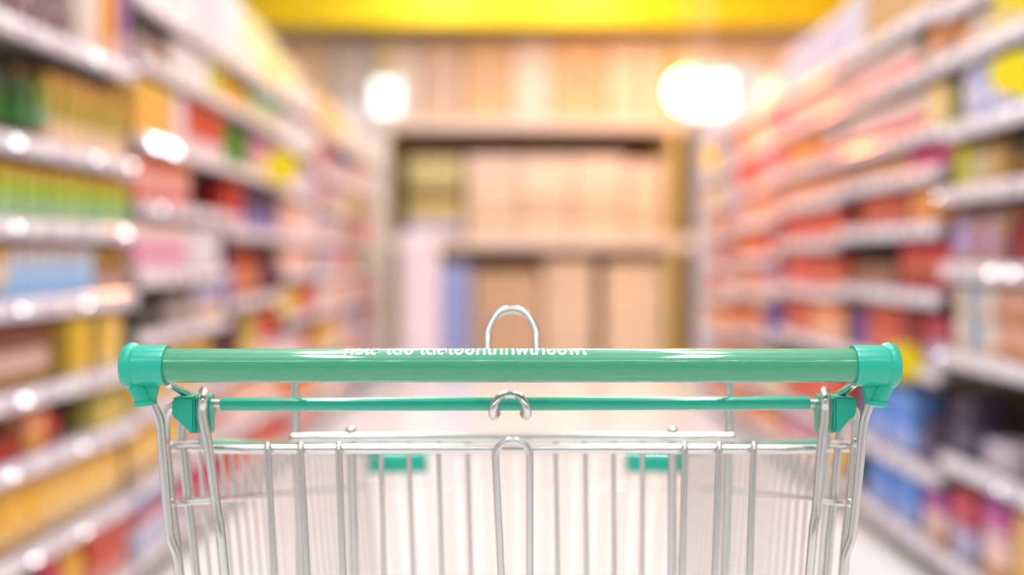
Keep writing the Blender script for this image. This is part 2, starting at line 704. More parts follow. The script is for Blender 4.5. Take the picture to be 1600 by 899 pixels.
def side_bot(s, t):
    a = Vector((-.235, .79, ZB)) if s < 0 else Vector((.24, .79, ZB))
    b = Vector((-.165, YF - .03, ZB + .02)) if s < 0 else Vector((.205, YF - .03, ZB + .02))
    return a + (b - a) * t


def mixp(a, b, t):
    return a + (b - a) * t


for s in (-1, 1):
    bm = bmesh.new()
    tube(bm, [side_top(s, 0), side_top(s, 1)], .0034, seg=10)
    for k0, k, rr in ((.099, .152, .0026), (.7, .7, .0024), (1.0, 1.0, .003)):
        tube(bm, [mixp(side_top(s, 0), side_bot(s, 0), k0), mixp(side_top(s, 1), side_bot(s, 1), k)], rr, seg=8)
    n = 25
    for i in range(n):
        t = .06 + .92 * i / (n - 1)
        tube(bm, [side_top(s, t), side_bot(s, t)], .0019, seg=6)
    cobj('basket_side', bm, M_chrome, label='chrome wire basket side')
bm = bmesh.new()
tl, tr, bl, br = side_top(-1, 1), side_top(1, 1), side_bot(-1, 1), side_bot(1, 1)
tube(bm, [tl, tr], .0034, seg=10)
for k in (.152, .55, 1.0):
    tube(bm, [mixp(tl, bl, k), mixp(tr, br, k)], .0026, seg=8)
for i in range(17):
    t = i / 16
    tube(bm, [mixp(tl, tr, t), mixp(bl, br, t)], .0021, seg=6)
cobj('basket_front', bm, M_chrome, label='chrome wire basket front')
bm = bmesh.new()
for i in range(15):
    t = i / 14
    tube(bm, [mixp(side_bot(-1, 0), side_bot(1, 0), t), mixp(bl, br, t)], .002, seg=6)
for i in range(7):
    t = i / 6
    tube(bm, [side_bot(-1, t), side_bot(1, t)], .0028, seg=6)
cobj('basket_floor', bm, M_chrome)
# green rim strip
bm = bmesh.new()
u = Vector((0, 0, .0035))
pts = [side_top(-1, .1) + u, side_top(-1, .97) + u, side_top(-1, 1) + Vector((.012, .004, .0035)),
       side_top(1, 1) + Vector((-.012, .004, .0035)), side_top(1, .97) + u, side_top(1, .1) + u]
tube(bm, rounded(pts, .02, 5), .0052, seg=12)
cobj('rim_strip', bm, M_cap, label='green plastic strip round the basket rim')
for s in (-1, 1):
    a, b = (580, 668) if s < 0 else (978, 1065)
    bm = bmesh.new()
    p, q = W(a, 706, YF), W(b, 739, YF)
    bx(bm, p.x, q.x, YF - .012, YF + .016, q.z, p.z, bev=.004, segs=2)
    cobj('corner_bumper', bm, M_cap, label='green plastic bumper on the front rim')

# chassis and castors under the basket
bm = bmesh.new()
pa, pb = Vector((-.23, .80, .16)), Vector((.23, .80, .16))
fa, fb = Vector((-.16, 1.40, .16)), Vector((.20, 1.40, .16))
tube(bm, rounded([pa, fa, fb, pb], .03), .010, seg=12)
tube(bm, [mixp(pa, fa, .05), mixp(pb, fb, .05)], .008, seg=10)
for s, a in ((-1, fa), (1, fb)):
    tube(bm, rounded([mixp(fa, fb, .5 + s * .42), mixp(tl, tr, .5 + s * .42) * .0 + mixp(bl, br, .5 + s * .42)], .02), .007, seg=10)
for s, a in ((-1, pa), (1, pb)):
    tube(bm, [a, side_bot(s, 0)], .007, seg=10)
cobj('chassis', bm, M_chrome)
for c in (mixp(pa, fa, .06), mixp(pb, fb, .06), mixp(fa, pa, .06), mixp(fb, pb, .06)):
    bm = bmesh.new()
    prism(bm, [(c.x - .012, c.z), (c.x + .012, c.z), (c.x + .020, c.z - .045), (c.x + .020, .05), (c.x + .016, .05), (c.x + .014, c.z - .04),
               (c.x - .014, c.z - .04), (c.x - .016, .05), (c.x - .020, .05), (c.x - .020, c.z - .045)], c.y - .014, c.y + .014)
    ca = cobj('castor', bm, M_chrome)
    bm = bmesh.new()
    lathe(bm, [(.02, -.012), (.055, -.012), (.0575, -.006), (.0575, .006), (.055, .012), (.02, .012)], 24, 'X', (c.x, c.y, .0577))
    cobj('wheel', bm, M_wheel, ca)

# ------------------------------------------------------------------ products
def m_box(bm, w, d, h, bev=.004):
    bx(bm, -w / 2, w / 2, 0, d, 0, h, bev=min(bev, w * .12))


class Kind:
    """one kind of product: builds its meshes once; copies share them"""

    def __init__(self, name, words, cat, shape, w, d, h, bands, blot=None, amt=.4, cap=None, lab=None):
        self.name, self.words, self.cat, self.shape = name, words, cat, shape
        self.w, self.d, self.h = w, d, h
        self.bands, self.blot, self.amt, self.cap, self.lab = bands, blot, amt, cap, lab
        self.meshes = {}

    def build(self, h):
        key = round(h, 3)
        if key in self.meshes:
            return self.meshes[key]
        bm_mat = band_mat('print_' + self.words, self.bands, self.blot, self.amt)
        parts = []
        w, d = self.w, self.d
        bm = bmesh.new()
        if self.shape == 'box':
            m_box(bm, w, d, h)
            # folded top flap seam and a raised print panel on the front
            bx(bm, -w * .5 + .006, w * .5 - .006, d * .46, d * .54, h - .0005, h + .0012)
            bx(bm, -w * .36, w * .36, -.0012, .002, h * .22, h * .78)
        elif self.shape == 'pouch':
            # pillow bag: crimped top and bottom, bulging middle
            rows, colsn = 9, 8
            grid = {}
            for i in range(rows + 1):
                v = i / rows
                bul = max(0.0, math.sin(math.pi * min(1, max(0, v)))) ** .55
                for sgn in (0, 1):
                    for j in range(colsn + 1):
                        q = j / colsn
                        edge = math.sin(math.pi * q) ** .6 if 0 < q < 1 else 0
                        y = d / 2 + (1 if sgn else -1) * d / 2 * bul * edge
                        wd = w * (.94 + .06 * abs(v - .5) * 2)
                        grid[(sgn, i, j)] = bm.verts.new(((q - .5) * wd, y, v * h))
            for sgn in (0, 1):
                for i in range(rows):
                    for j in range(colsn):
                        bm.faces.new((grid[(sgn, i, j)], grid[(sgn, i, j + 1)], grid[(sgn, i + 1, j + 1)], grid[(sgn, i + 1, j)]))
            bmesh.ops.remove_doubles(bm, verts=bm.verts, dist=.0004)
        elif self.shape == 'bottle':
            r = w / 2
            lathe(bm, [(r * .86, 0), (r, h * .03), (r, h * .55), (r * .96, h * .62), (r * .62, h * .74), (r * .36, h * .83), (r * .34, h * .9)], 16, 'Z', (0, d / 2, 0))
        elif self.shape == 'jar':
            r = w / 2
            lathe(bm, [(r * .9, 0), (r, h * .04), (r, h * .72), (r * .9, h * .8), (r * .8, h * .83)], 16, 'Z', (0, d / 2, 0))
        elif self.shape == 'can':
            r = w / 2
            lathe(bm, [(r * .9, 0), (r * .98, h * .02), (r, h * .05), (r, h * .93), (r * .97, h * .96), (r * .97, h), (r * .9, h), (r * .9, h * .985)], 16, 'Z', (0, d / 2, 0))
        elif self.shape == 'bundle':
            # wrapped multipack: soft bag of rolls with bulges
            for i in range(2):
                for k in range(2):
                    bx(bm, -w / 2 + i * w / 2, i * w / 2 - .002, 0, d, k * h / 2, (k + 1) * h / 2 - .001, bev=min(w, h) * .1, segs=2)
        me = bpy.data.meshes.new(self.name)
        bmesh.ops.recalc_face_normals(bm, faces=bm.faces)
        bm.to_mesh(me)
        bm.free()
        me.materials.append(bm_mat)
        if self.shape != 'box':
            for p in me.polygons:
                p.use_smooth = True
            me.set_sharp_from_angle(angle=math.radians(50))
        body = me
        if self.shape in ('bottle', 'jar'):
            r = w / 2
            bm = bmesh.new()
            if self.shape == 'bottle':
                lathe(bm, [(r * .42, h * .875), (r * .44, h * .89), (r * .44, h * .985), (r * .38, h)], 14, 'Z', (0, d / 2, 0))
            else:
                lathe(bm, [(r * .94, h * .81), (r * .97, h * .83), (r * .97, h * .97), (r * .9, h)], 16, 'Z', (0, d / 2, 0))
            c = bpy.data.meshes.new('cap')
            bmesh.ops.recalc_face_normals(bm, faces=bm.faces)
            bm.to_mesh(c)
            bm.free()
            c.materials.append(mat('cap_' + str(self.cap), self.cap or (240, 240, 240), rough=.4))
            parts.append(('cap' if self.shape == 'bottle' else 'lid', c))
            if self.lab:
                bm = bmesh.new()
                lathe(bm, [(r * 1.012, h * .16), (r * 1.018, h * .165), (r * 1.018, h * .5), (r * 1.012, h * .505)], 16, 'Z', (0, d / 2, 0), cap=False)
                c = bpy.data.meshes.new('label')
                bmesh.ops.recalc_face_normals(bm, faces=bm.faces)
                bm.to_mesh(c)
                bm.free()
                c.materials.append(mat('label_' + str(self.lab), self.lab, rough=.45))
                parts.append(('label', c))
        self.meshes[key] = (body, parts)
        return self.meshes[key]


KINDS = {}


def K(key, name, words, cat, shape, w, d, h, bands, blot=None, amt=.4, cap=None, lab=None):
    if isinstance(bands[0], int):
        bands = [(0, bands)]
    if name == 'carton':
        name = 'large_carton' if h >= .25 else ('narrow_carton' if w < .075 else ('tall_carton' if h > .18 else 'carton'))  # carton names are split by size alone, not by contents
        cat = name.replace('_', ' ')
    KINDS[key] = Kind(name, words, cat, shape, w, d, h, bands, blot, amt, cap, lab)


def put(kind, loc, rz, label, group, h):
    body, parts = kind.build(h)
    o = bpy.data.objects.new(kind.name, body)
    o.location = loc
    o.rotation_euler = (0, 0, rz)
    COL.objects.link(o)
    tag(o, label, kind.cat, group)
    for n, me in parts:
        c = bpy.data.objects.new(n, me)
        c.parent = o
        COL.objects.link(c)
    return o


# ------------------------------------------------------------------ racks
RACK_D = 0.44
STRIP_H = 0.05


class Bay:
    def __init__(self, side, near, far, zs, words, top=2.1, end=False):
        self.side, self.words = side, words
        self.near, self.far = Vector((*near, 0)), Vector((*far, 0))
        d = self.far - self.near
        self.L = d.length
        self.dir = d.normalized()
        # local X runs along the front, local Y into the shelf
        if side < 0:
            self.ang = math.atan2(self.dir.y, self.dir.x)
            self.org = self.near
        else:
            self.ang = math.atan2(-self.dir.y, -self.dir.x)
            self.org = self.far
        self.zs = zs
        self.used = {}
        M = Matrix.Rotation(self.ang, 3, 'Z')
        self.ex, self.ey = M @ Vector((1, 0, 0)), M @ Vector((0, 1, 0))
        t = empty('shelf_rack', self.org, self.ang)
        self.obj = t
        tag(t, 'pale steel shelf rack, the ' + words, 'shelf rack', 'shelf racks along the ' + ('left' if side < 0 else 'right') + ' of the aisle')
        L = self.L
        bm = bmesh.new()
        bx(bm, 0, L, RACK_D, RACK_D + .02, .02, top)
        new_obj('back_panel', bm, M_backp, t, smooth=False)
        for xx in (0.0, L - .03):
            bm = bmesh.new()
            bx(bm, xx, xx + .03, RACK_D - .035, RACK_D, 0, top, bev=.003)
            new_obj('upright', bm, M_rack, t, smooth=False)
        bm = bmesh.new()
        bx(bm, .002, L - .002, .045, RACK_D, 0, zs[-1] - .03)
        new_obj('plinth', bm, M_plinth, t, smooth=False)
        self.shelves = []
        for z in zs:
            bm = bmesh.new()
            bx(bm, .002, L - .002, .0, RACK_D - .036, z - .022, z, bev=.002)
            # folded front lip and bracket
            for bxx in (.004, L - .012):
                prism(bm, [(bxx, z - .022), (bxx + .006, z - .022), (bxx + .006, z - .06), (bxx, z - .06)], .12, RACK_D - .036)
            sh = new_obj('shelf', bm, M_rack, t, smooth=False)
            self.shelves.append(sh)
            # price rail: a slightly bulging plastic channel, tilted back at the top
            bm = bmesh.new()
            prof = []
            n = 7
            for i in range(n + 1):
                a = i / n
                prof.append((-.005 - .006 * math.sin(math.pi * a), z + .006 - STRIP_H * a))
            prof += [(.0, z + .006 - STRIP_H), (.0, z + .006)]
            va = [bm.verts.new((.004, y, zz)) for y, zz in prof]
            vb = [bm.verts.new((L - .004, y, zz)) for y, zz in prof]
            bm.faces.new(va)
            bm.faces.new(vb[::-1])
            for i in range(len(prof)):
                bm.faces.new((va[i], vb[i], vb[(i + 1) % len(prof)], va[(i + 1) % len(prof)]))
            rnd = random.Random(int(z * 1000) + int(L * 77) + side)
            xx = .03
            while xx < L - .08:
                bx(bm, xx, xx + .055, -.0125, -.0085, z - .034, z - .004, mi=1)
                xx += .075 + rnd.random() * .12
            new_obj('price_rail', bm, [M_strip, M_paper], sh)

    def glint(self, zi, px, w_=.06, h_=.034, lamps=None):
        """an added glossy flap on the rail, angled to mirror a lamp at the camera"""
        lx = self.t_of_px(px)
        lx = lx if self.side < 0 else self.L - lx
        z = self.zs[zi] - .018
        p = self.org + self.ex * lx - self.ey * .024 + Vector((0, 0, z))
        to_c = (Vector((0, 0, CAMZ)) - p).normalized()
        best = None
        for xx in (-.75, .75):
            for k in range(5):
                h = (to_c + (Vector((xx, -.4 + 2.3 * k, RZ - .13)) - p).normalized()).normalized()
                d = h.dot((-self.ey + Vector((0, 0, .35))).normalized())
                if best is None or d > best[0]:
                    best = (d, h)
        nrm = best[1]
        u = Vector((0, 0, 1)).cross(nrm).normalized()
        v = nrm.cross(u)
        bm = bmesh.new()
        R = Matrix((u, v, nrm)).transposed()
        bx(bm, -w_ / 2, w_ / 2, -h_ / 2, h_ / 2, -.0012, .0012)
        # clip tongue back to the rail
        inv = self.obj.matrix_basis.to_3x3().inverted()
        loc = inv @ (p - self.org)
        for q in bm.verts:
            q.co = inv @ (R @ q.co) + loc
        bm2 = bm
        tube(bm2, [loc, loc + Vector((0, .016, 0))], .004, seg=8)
        new_obj('glint_flap', bm2, M_glint, self.shelves[zi], smooth=False)

    def t_of_px(self, px):
        """distance from the near end at which the front edge is seen at column px"""
        k = (px - 800.0) / F
        # near.x + t*dx = k*(near.y + t*dy)
        return (k * self.near.y - self.near.x) / (self.dir.x - k * self.dir.y)

    def run(self, zi, px0, px1, key, gap=.004, h=None, inset=.012, up=1, skip=()):
        kind = KINDS[key]
        t0, t1 = sorted((self.t_of_px(px0), self.t_of_px(px1)))
        t0, t1 = max(t0, .006), min(t1, self.L - .006)
        self.fill(zi, t0, t1, key, gap, h, inset, up, skip)

    def fill(self, zi, t0, t1, key, gap=.004, h=None, inset=.012, up=1, skip=()):
        kind = KINDS[key]
        z = self.zs[zi]
        h = h or kind.h
        if zi > 0:
            room = (self.zs[zi - 1] - .064 - z) / up
            h = min(h, max(.03, room))
        n = max(1, int((t1 - t0 + gap) / (kind.w + gap) + .35))
        n = max(1, min(n, int((t1 - t0 + .02) / kind.w) or 1))
        step = (t1 - t0) / n
        rnd = random.Random(zi * 101 + len(key) * 13 + int(t0 * 100))
        lev = ['lower ', 'upper '] if up == 2 else ['']
        base = self.used.get((zi, key), 0)
        for i in range(n):
            if i in skip:
                continue
            tt = t0 + step * (i + .5)
            lx = tt if self.side < 0 else self.L - tt
            for u_ in range(up):
                p = self.org + self.ex * lx + self.ey * (inset + rnd.random() * .008) + Vector((0, 0, z + .002 + u_ * (h + .003)))
                lab = '%s%s, %s from near end, %s, %s' % (
                    lev[u_], kind.words, ords[min(base + i, 19)], SHELFW(zi, len(self.zs)), self.words)
                lab = ' '.join(lab.split())
                o = put(kind, p, self.ang, lab, '%s on the %s of the %s' % (kind.cat + ' row: ' + kind.words, SHELFW(zi, len(self.zs)), self.words), h)
                o.scale.x = min(1.0, step / kind.w * .95)
        self.used[(zi, key)] = base + n


def SHELFW(i, n):
    if i == n - 1:
        return 'bottom shelf'
    if i == 0:
        return 'top shelf'
    return ords[i] + ' shelf'


XL = 1.20
XR = 1.40
LB = {}
LB[1] = Bay(-1, (-1.246, 2.2), (-1.19, 3.14), [1.685, 1.395, 1.188, .985, .76, .585, .35, .12], 'nearest left rack')
L2Z = [1.95, 1.75, 1.49, 1.275, 1.042, .845, .60, .36, .12]
LB[2] = Bay(-1, (-XL, 3.185), (-XL, 4.20), L2Z, 'second left rack', top=2.3)
LB[3] = Bay(-1, (-XL, 4.21), (-XL, 5.22), [1.95, 1.75, 1.49, 1.215, .91, .62, .36, .12], 'third left rack', top=2.3)
LB[4] = Bay(-1, (-XL, 5.26), (-XL, 6.24), [1.95, 1.72, 1.46, 1.2, 1.01, .77, .50, .28, .12], 'fourth left rack', top=2.2)
LB[5] = Bay(-1, (-XL, 6.25), (-XL, 7.24), [1.90, 1.62, 1.42, 1.2, .98, .76, .50, .28, .12], 'fifth left rack', top=2.2)
LB[6] = Bay(-1, (-XL, 7.25), (-XL, 8.24), [1.90, 1.62, 1.42, 1.2, .98, .76, .50, .28, .12], 'sixth left rack', top=2.2)
LB[7] = Bay(-1, (-XL, 8.25), (-XL, 9.1), [1.90, 1.62, 1.42, 1.2, .98, .76, .50, .28, .12], 'seventh left rack', top=2.2)
RB = {}
RB[1] = Bay(1, (XR, 2.25), (XR, 3.24), [1.90, 1.74, 1.51, 1.31, 1.07, .795, .458, .13], 'nearest right rack', top=2.3)
RB[2] = Bay(1, (XR, 3.25), (XR, 4.25), [1.93, 1.74, 1.53, 1.39, 1.205, .974, .72, .38, .13], 'second right rack', top=2.3)
RB[3] = Bay(1, (XR, 4.26), (XR, 5.26), [1.93, 1.74, 1.53, 1.36, 1.17, .95, .72, .38, .13], 'third right rack', top=2.3)
RB[4] = Bay(1, (XR, 5.27), (XR, 6.27), [1.93, 1.72, 1.50, 1.30, 1.10, .90, .66, .38, .13], 'fourth right rack', top=2.2)
RB[5] = Bay(1, (XR, 6.28), (XR, 7.3), [1.90, 1.66, 1.44, 1.24, 1.04, .84, .60, .36, .13], 'fifth right rack', top=2.1)

# product kinds: key, name, words, category, shape, w, d, h, bands, blotch
c_ = 'carton'
K('darkpouch', 'snack_pouch', 'dark pouch with pale pink print', 'pouch', 'pouch', .12, .06, .27, [(0, (92, 74, 76)), (.8, (70, 56, 58))], (214, 176, 184), .47)
K('beigebox', 'carton', 'beige carton', c_, 'box', .10, .09, .30, [(0, (232, 212, 200))])
K('orangebox', 'carton', 'orange carton', c_, 'box', .07, .09, .30, [(0, (236, 190, 150)), (.2, (236, 162, 60))], (200, 130, 60), .35)
K('purplebox', 'carton', 'purple carton', c_, 'box', .07, .09, .30, [(0, (214, 180, 200)), (.3, (150, 108, 170))])
K('greenbottle', 'sauce_bottle', 'dark green bottle with brown cap', 'bottle', 'bottle', .07, .07, .19, [(0, (96, 60, 40)), (.2, (56, 90, 40))], None, cap=(140, 96, 50), lab=(60, 120, 50))
K('tealbox', 'carton', 'teal carton', c_, 'box', .05, .07, .16, [(0, (180, 110, 80)), (.2, (110, 160, 130)), (.6, (120, 140, 60))])
K('olivecarton', 'carton', 'cream, olive and ochre carton', c_, 'box', .062, .07, .20, [(0, (232, 208, 176)), (.36, (112, 146, 48)), (.64, (160, 146, 56)), (.85, (150, 110, 60))], (214, 150, 70), .46)
K('greencarton', 'carton', 'green and yellow carton', c_, 'box', .056, .07, .17, [(0, (122, 184, 116)), (.10, (156, 200, 150)), (.38, (160, 190, 62)), (.72, (196, 158, 66))], (214, 200, 90), .34)
K('bluecarton', 'carton', 'light blue carton with tan top', c_, 'box', .056, .07, .165, [(0, (150, 196, 240)), (.55, (176, 186, 200)), (.76, (212, 164, 96))], (196, 222, 248), .45)
K('creamblue', 'carton', 'cream and blue carton', c_, 'box', .06, .07, .165, [(0, (110, 170, 225)), (.22, (232, 206, 170)), (.7, (206, 158, 92))])
K('browncarton', 'carton', 'pink and olive brown carton', c_, 'box', .06, .07, .165, [(0, (206, 170, 164)), (.4, (160, 118, 66)), (.7, (168, 132, 58))], (150, 92, 60), .35)
K('choc', 'carton', 'chocolate brown carton with cream panel', c_, 'box', .07, .08, .17, [(0, (158, 118, 52)), (.26, (218, 182, 168)), (.6, (132, 80, 56))], (150, 90, 66), .34)
K('darkolive', 'carton', 'dark olive carton', c_, 'box', .06, .08, .17, [(0, (140, 112, 24))])
K('yellowbox', 'carton', 'yellow carton', c_, 'box', .105, .08, .19, [(0, (236, 204, 90)), (.2, (234, 190, 52)), (.8, (240, 206, 60))], (240, 196, 130), .36)
K('yellowpale', 'carton', 'pale yellow carton', c_, 'box', .12, .08, .19, [(0, (250, 220, 140)), (.3, (246, 204, 96)), (.8, (246, 210, 110))], (248, 206, 160), .38)
K('redlow', 'tray', 'low dark red tray', 'tray', 'box', .14, .10, .055, [(0, (170, 36, 26))])
K('tanbox', 'carton', 'orange tan carton', c_, 'box', .10, .08, .12, [(0, (226, 160, 76)), (.5, (224, 150, 110))], (196, 90, 70), .36)
K('redbag', 'pouch', 'red pouch', 'pouch', 'pouch', .10, .05, .085, [(0, (206, 66, 56))])
K('olivetall', 'carton', 'olive and cream carton', c_, 'box', .09, .08, .13, [(0, (240, 214, 110)), (.4, (196, 176, 90))])
K('orangebag', 'snack_bag', 'orange snack bag', 'snack bag', 'pouch', .115, .07, .19, [(0, (246, 200, 140)), (.3, (250, 184, 54)), (.82, (238, 164, 44))], (255, 228, 160), .44)
K('amberbag', 'snack_bag', 'amber snack bag', 'snack bag', 'pouch', .115, .07, .19, [(0, (248, 214, 160)), (.3, (252, 198, 90)), (.82, (240, 174, 60))], (255, 232, 190), .44)
K('olivebag', 'snack_bag', 'olive yellow snack bag', 'snack bag', 'pouch', .11, .06, .17, [(0, (190, 160, 60))], (210, 196, 110), .4)
K('redpinkbag', 'snack_bag', 'red and pink snack bag', 'snack bag', 'pouch', .11, .06, .17, [(0, (224, 170, 180)), (.4, (214, 70, 96))], (150, 40, 50), .36)
K('orangered', 'carton', 'orange red carton', c_, 'box', .09, .08, .17, [(0, (236, 170, 160)), (.3, (216, 92, 68))], (240, 150, 120), .36)
K('redblue', 'carton', 'light blue and red carton', c_, 'box', .10, .08, .17, [(0, (206, 214, 236)), (.55, (214, 84, 74)), (.8, (90, 150, 206))])
K('whitecarton', 'carton', 'white carton', c_, 'box', .15, .12, .27, [(0, (244, 240, 242)), (.85, (226, 226, 238))])
K('whitebox', 'carton', 'small white carton', c_, 'box', .11, .09, .19, [(0, (240, 236, 240))], (226, 220, 230), .4)
K('creambox', 'carton', 'cream yellow carton', c_, 'box', .17, .13, .27, [(0, (250, 240, 214)), (.5, (252, 240, 184))])
K('darkbottle', 'bottle', 'dark grey bottle', 'bottle', 'bottle', .06, .06, .17, [(0, (92, 74, 70))], None, cap=(70, 56, 52), lab=(190, 160, 150))
K('brownbottle', 'bottle', 'brown bottle', 'bottle', 'bottle', .06, .06, .17, [(0, (140, 100, 72))], None, cap=(110, 80, 56), lab=(176, 140, 110))
K('limebox', 'carton', 'lime green carton', c_, 'box', .06, .08, .16, [(0, (206, 204, 60))])
K('amberbox', 'carton', 'amber orange carton', c_, 'box', .13, .10, .2, [(0, (250, 190, 92)), (.6, (246, 200, 92))], (240, 176, 80), .3)
K('pinkwhite', 'carton', 'white and pink carton', c_, 'box', .10, .08, .2, [(0, (246, 226, 230))], (236, 190, 200), .3)
K('redpack', 'carton', 'red carton with white foot', c_, 'box', .11, .09, .2, [(0, (244, 216, 220)), (.3, (206, 62, 52)), (.8, (182, 44, 40))])
K('redorange', 'carton', 'coral and pink striped carton', c_, 'box', .07, .08, .17, [(0, (222, 82, 72)), (.28, (240, 180, 176)), (.65, (232, 130, 90))], (236, 150, 130), .36)
K('pinkpack', 'soft_pack', 'pink soft pack', 'soft pack', 'bundle', .13, .10, .17, [(0, (250, 222, 226)), (.22, (242, 152, 184)), (.5, (248, 206, 212)), (.75, (248, 218, 210))])
K('whitepack', 'soft_pack', 'white soft pack', 'soft pack', 'bundle', .13, .10, .17, [(0, (240, 236, 242))])
K('blackbottle', 'bottle', 'black bottle', 'bottle', 'bottle', .055, .055, .14, [(0, (54, 48, 48))], None, cap=(44, 40, 40), lab=(96, 90, 90))
K('greybottle', 'bottle', 'grey beige bottle', 'bottle', 'bottle', .055, .055, .14, [(0, (150, 136, 128))], None, cap=(80, 72, 70), lab=(190, 176, 166))
K('lavbox', 'carton', 'lavender and peach carton', c_, 'box', .07, .07, .14, [(0, (232, 196, 166)), (.45, (190, 188, 220))])
K('yellowrow', 'carton', 'mustard yellow carton', c_, 'box', .10, .09, .17, [(0, (232, 196, 100)), (.4, (226, 184, 76))], (206, 160, 60), .3)
K('darkplum', 'bottle', 'dark plum bottle', 'bottle', 'bottle', .07, .07, .18, [(0, (70, 34, 56))], None, cap=(50, 30, 40), lab=(120, 60, 80))
K('greenpack', 'pouch', 'green pouch', 'pouch', 'pouch', .12, .07, .2, [(0, (80, 160, 60)), (.4, (52, 134, 36))], (110, 180, 80), .3)
K('mauve', 'carton', 'mauve pink carton', c_, 'box', .10, .09, .17, [(0, (240, 206, 180)), (.35, (206, 140, 168))], (226, 180, 200), .4)
K('tealtop', 'carton', 'teal and yellow carton', c_, 'box', .12, .1, .17, [(0, (222, 214, 140)), (.5, (110, 198, 170))], (170, 216, 180), .3)
K('amberyellow', 'bottle', 'amber yellow bottle', 'bottle', 'bottle', .085, .085, .18, [(0, (242, 176, 30))], None, cap=(190, 120, 20), lab=(250, 196, 60))
K('navybox', 'carton', 'navy and violet carton', c_, 'box', .10, .08, .19, [(0, (130, 120, 190)), (.45, (48, 40, 88))])
K('rustbottle', 'bottle', 'rust red bottle', 'bottle', 'bottle', .075, .075, .24, [(0, (190, 82, 48))], None, cap=(120, 40, 40), lab=(226, 150, 100))
K('peach', 'carton', 'peach carton', c_, 'box', .10, .09, .2, [(0, (246, 216, 206)), (.5, (240, 190, 160))], (236, 150, 120), .36)
K('redcan', 'can', 'red can', 'can', 'can', .08, .08, .15, [(0, (206, 76, 54)), (.3, (226, 130, 110)), (.6, (200, 64, 50))])
K('lavpack', 'soft_pack', 'lavender soft pack', 'soft pack', 'bundle', .13, .10, .16, [(0, (214, 206, 226))])
K('pinkround', 'jar', 'pale pink jar', 'jar', 'jar', .10, .10, .15, [(0, (250, 214, 222))], None, cap=(250, 236, 240))
K('orangejar', 'jar', 'orange jar', 'jar', 'jar', .09, .09, .15, [(0, (250, 160, 70))], None, cap=(240, 120, 60))
K('yellowjar', 'jar', 'yellow jar', 'jar', 'jar', .09, .09, .15, [(0, (236, 210, 100))], None, cap=(220, 190, 80))
K('violetbox', 'carton', 'violet blue carton', c_, 'box', .09, .09, .15, [(0, (96, 92, 180))], (130, 130, 210), .3)
K('sagebox', 'carton', 'pale green carton', c_, 'box', .10, .09, .16, [(0, (176, 206, 130))])
K('bigorange', 'carton', 'large orange carton', c_, 'box', .30, .2, .26, [(0, (248, 206, 130))], (250, 214, 150), .3)
K('bigcream', 'carton', 'large cream carton', c_, 'box', .30, .2, .28, [(0, (244, 232, 224))])
# right side
K('bluewhite', 'detergent_box', 'white and blue packet', 'packet', 'box', .15, .10, .215, [(0, (206, 200, 226)), (.25, (216, 214, 232)), (.8, (206, 206, 228))], (66, 128, 204), .45)
K('creambottle', 'bottle', 'cream bottle with tan cap', 'bottle', 'bottle', .065, .065, .18, [(0, (222, 196, 146))], None, cap=(222, 178, 130), lab=(216, 206, 160))
K('ochrebottle', 'bottle', 'ochre bottle', 'bottle', 'bottle', .065, .065, .18, [(0, (206, 156, 80))], None, cap=(190, 140, 70), lab=(216, 170, 110))
K('darkamber', 'bottle', 'dark amber bottle', 'bottle', 'bottle', .075, .075, .185, [(0, (84, 60, 22))], None, cap=(60, 42, 18), lab=(146, 106, 46))
K('lavbottle', 'bottle', 'lavender bottle with tan foot', 'bottle', 'bottle', .07, .07, .21, [(0, (210, 170, 110)), (.2, (184, 160, 196))], None, cap=(190, 140, 150), lab=(190, 166, 206))
K('tanbottle', 'bottle', 'tan bottle', 'bottle', 'bottle', .065, .065, .21, [(0, (206, 150, 80))], None, cap=(200, 150, 110), lab=(190, 130, 130))
K('plumbottle', 'bottle', 'deep purple bottle', 'bottle', 'bottle', .065, .065, .21, [(0, (82, 44, 66))], None, cap=(90, 60, 66), lab=(70, 34, 70))
K('redbox', 'carton', 'deep red carton', c_, 'box', .09, .08, .2, [(0, (176, 70, 52)), (.5, (150, 44, 38)), (.7, (130, 84, 50))])
K('creamorange', 'carton', 'pale grey carton with orange panel', c_, 'box', .085, .08, .115, [(0, (232, 198, 150)), (.3, (222, 208, 196)), (.6, (226, 218, 212))], (206, 206, 212), .35)
K('blueslim', 'carton', 'slim blue carton', c_, 'box', .04, .08, .115, [(0, (176, 190, 210)), (.4, (140, 166, 210))])
K('peachbrown', 'carton', 'peach and brown carton', c_, 'box', .085, .08, .115, [(0, (196, 138, 86)), (.35, (216, 166, 142)), (.8, (212, 164, 140))], (190, 130, 100), .34)
K('darkpack', 'soft_pack', 'dark plum soft pack', 'soft pack', 'bundle', .15, .12, .16, [(0, (96, 84, 110)), (.5, (64, 54, 70))])
K('greypack', 'soft_pack', 'grey lavender soft pack', 'soft pack', 'bundle', .17, .12, .09, [(0, (190, 178, 190))])
K('navybottle', 'bottle', 'navy bottle with white cap', 'bottle', 'bottle', .10, .08, .27, [(0, (64, 60, 100))], None, cap=(150, 160, 190), lab=(232, 196, 130))
K('fuchsia', 'soft_pack', 'fuchsia and cream soft pack', 'soft pack', 'bundle', .14, .11, .26, [(0, (214, 160, 100)), (.25, (240, 206, 200)), (.62, (200, 96, 160)), (.85, (150, 80, 150))], (226, 130, 160), .34)
K('tanbig', 'carton', 'tan carton', c_, 'box', .16, .12, .25, [(0, (222, 176, 96))], (196, 150, 80), .3)
K('creampack', 'soft_pack', 'white and orange soft pack', 'soft pack', 'bundle', .13, .1, .22, [(0, (238, 190, 140)), (.4, (232, 220, 226))])
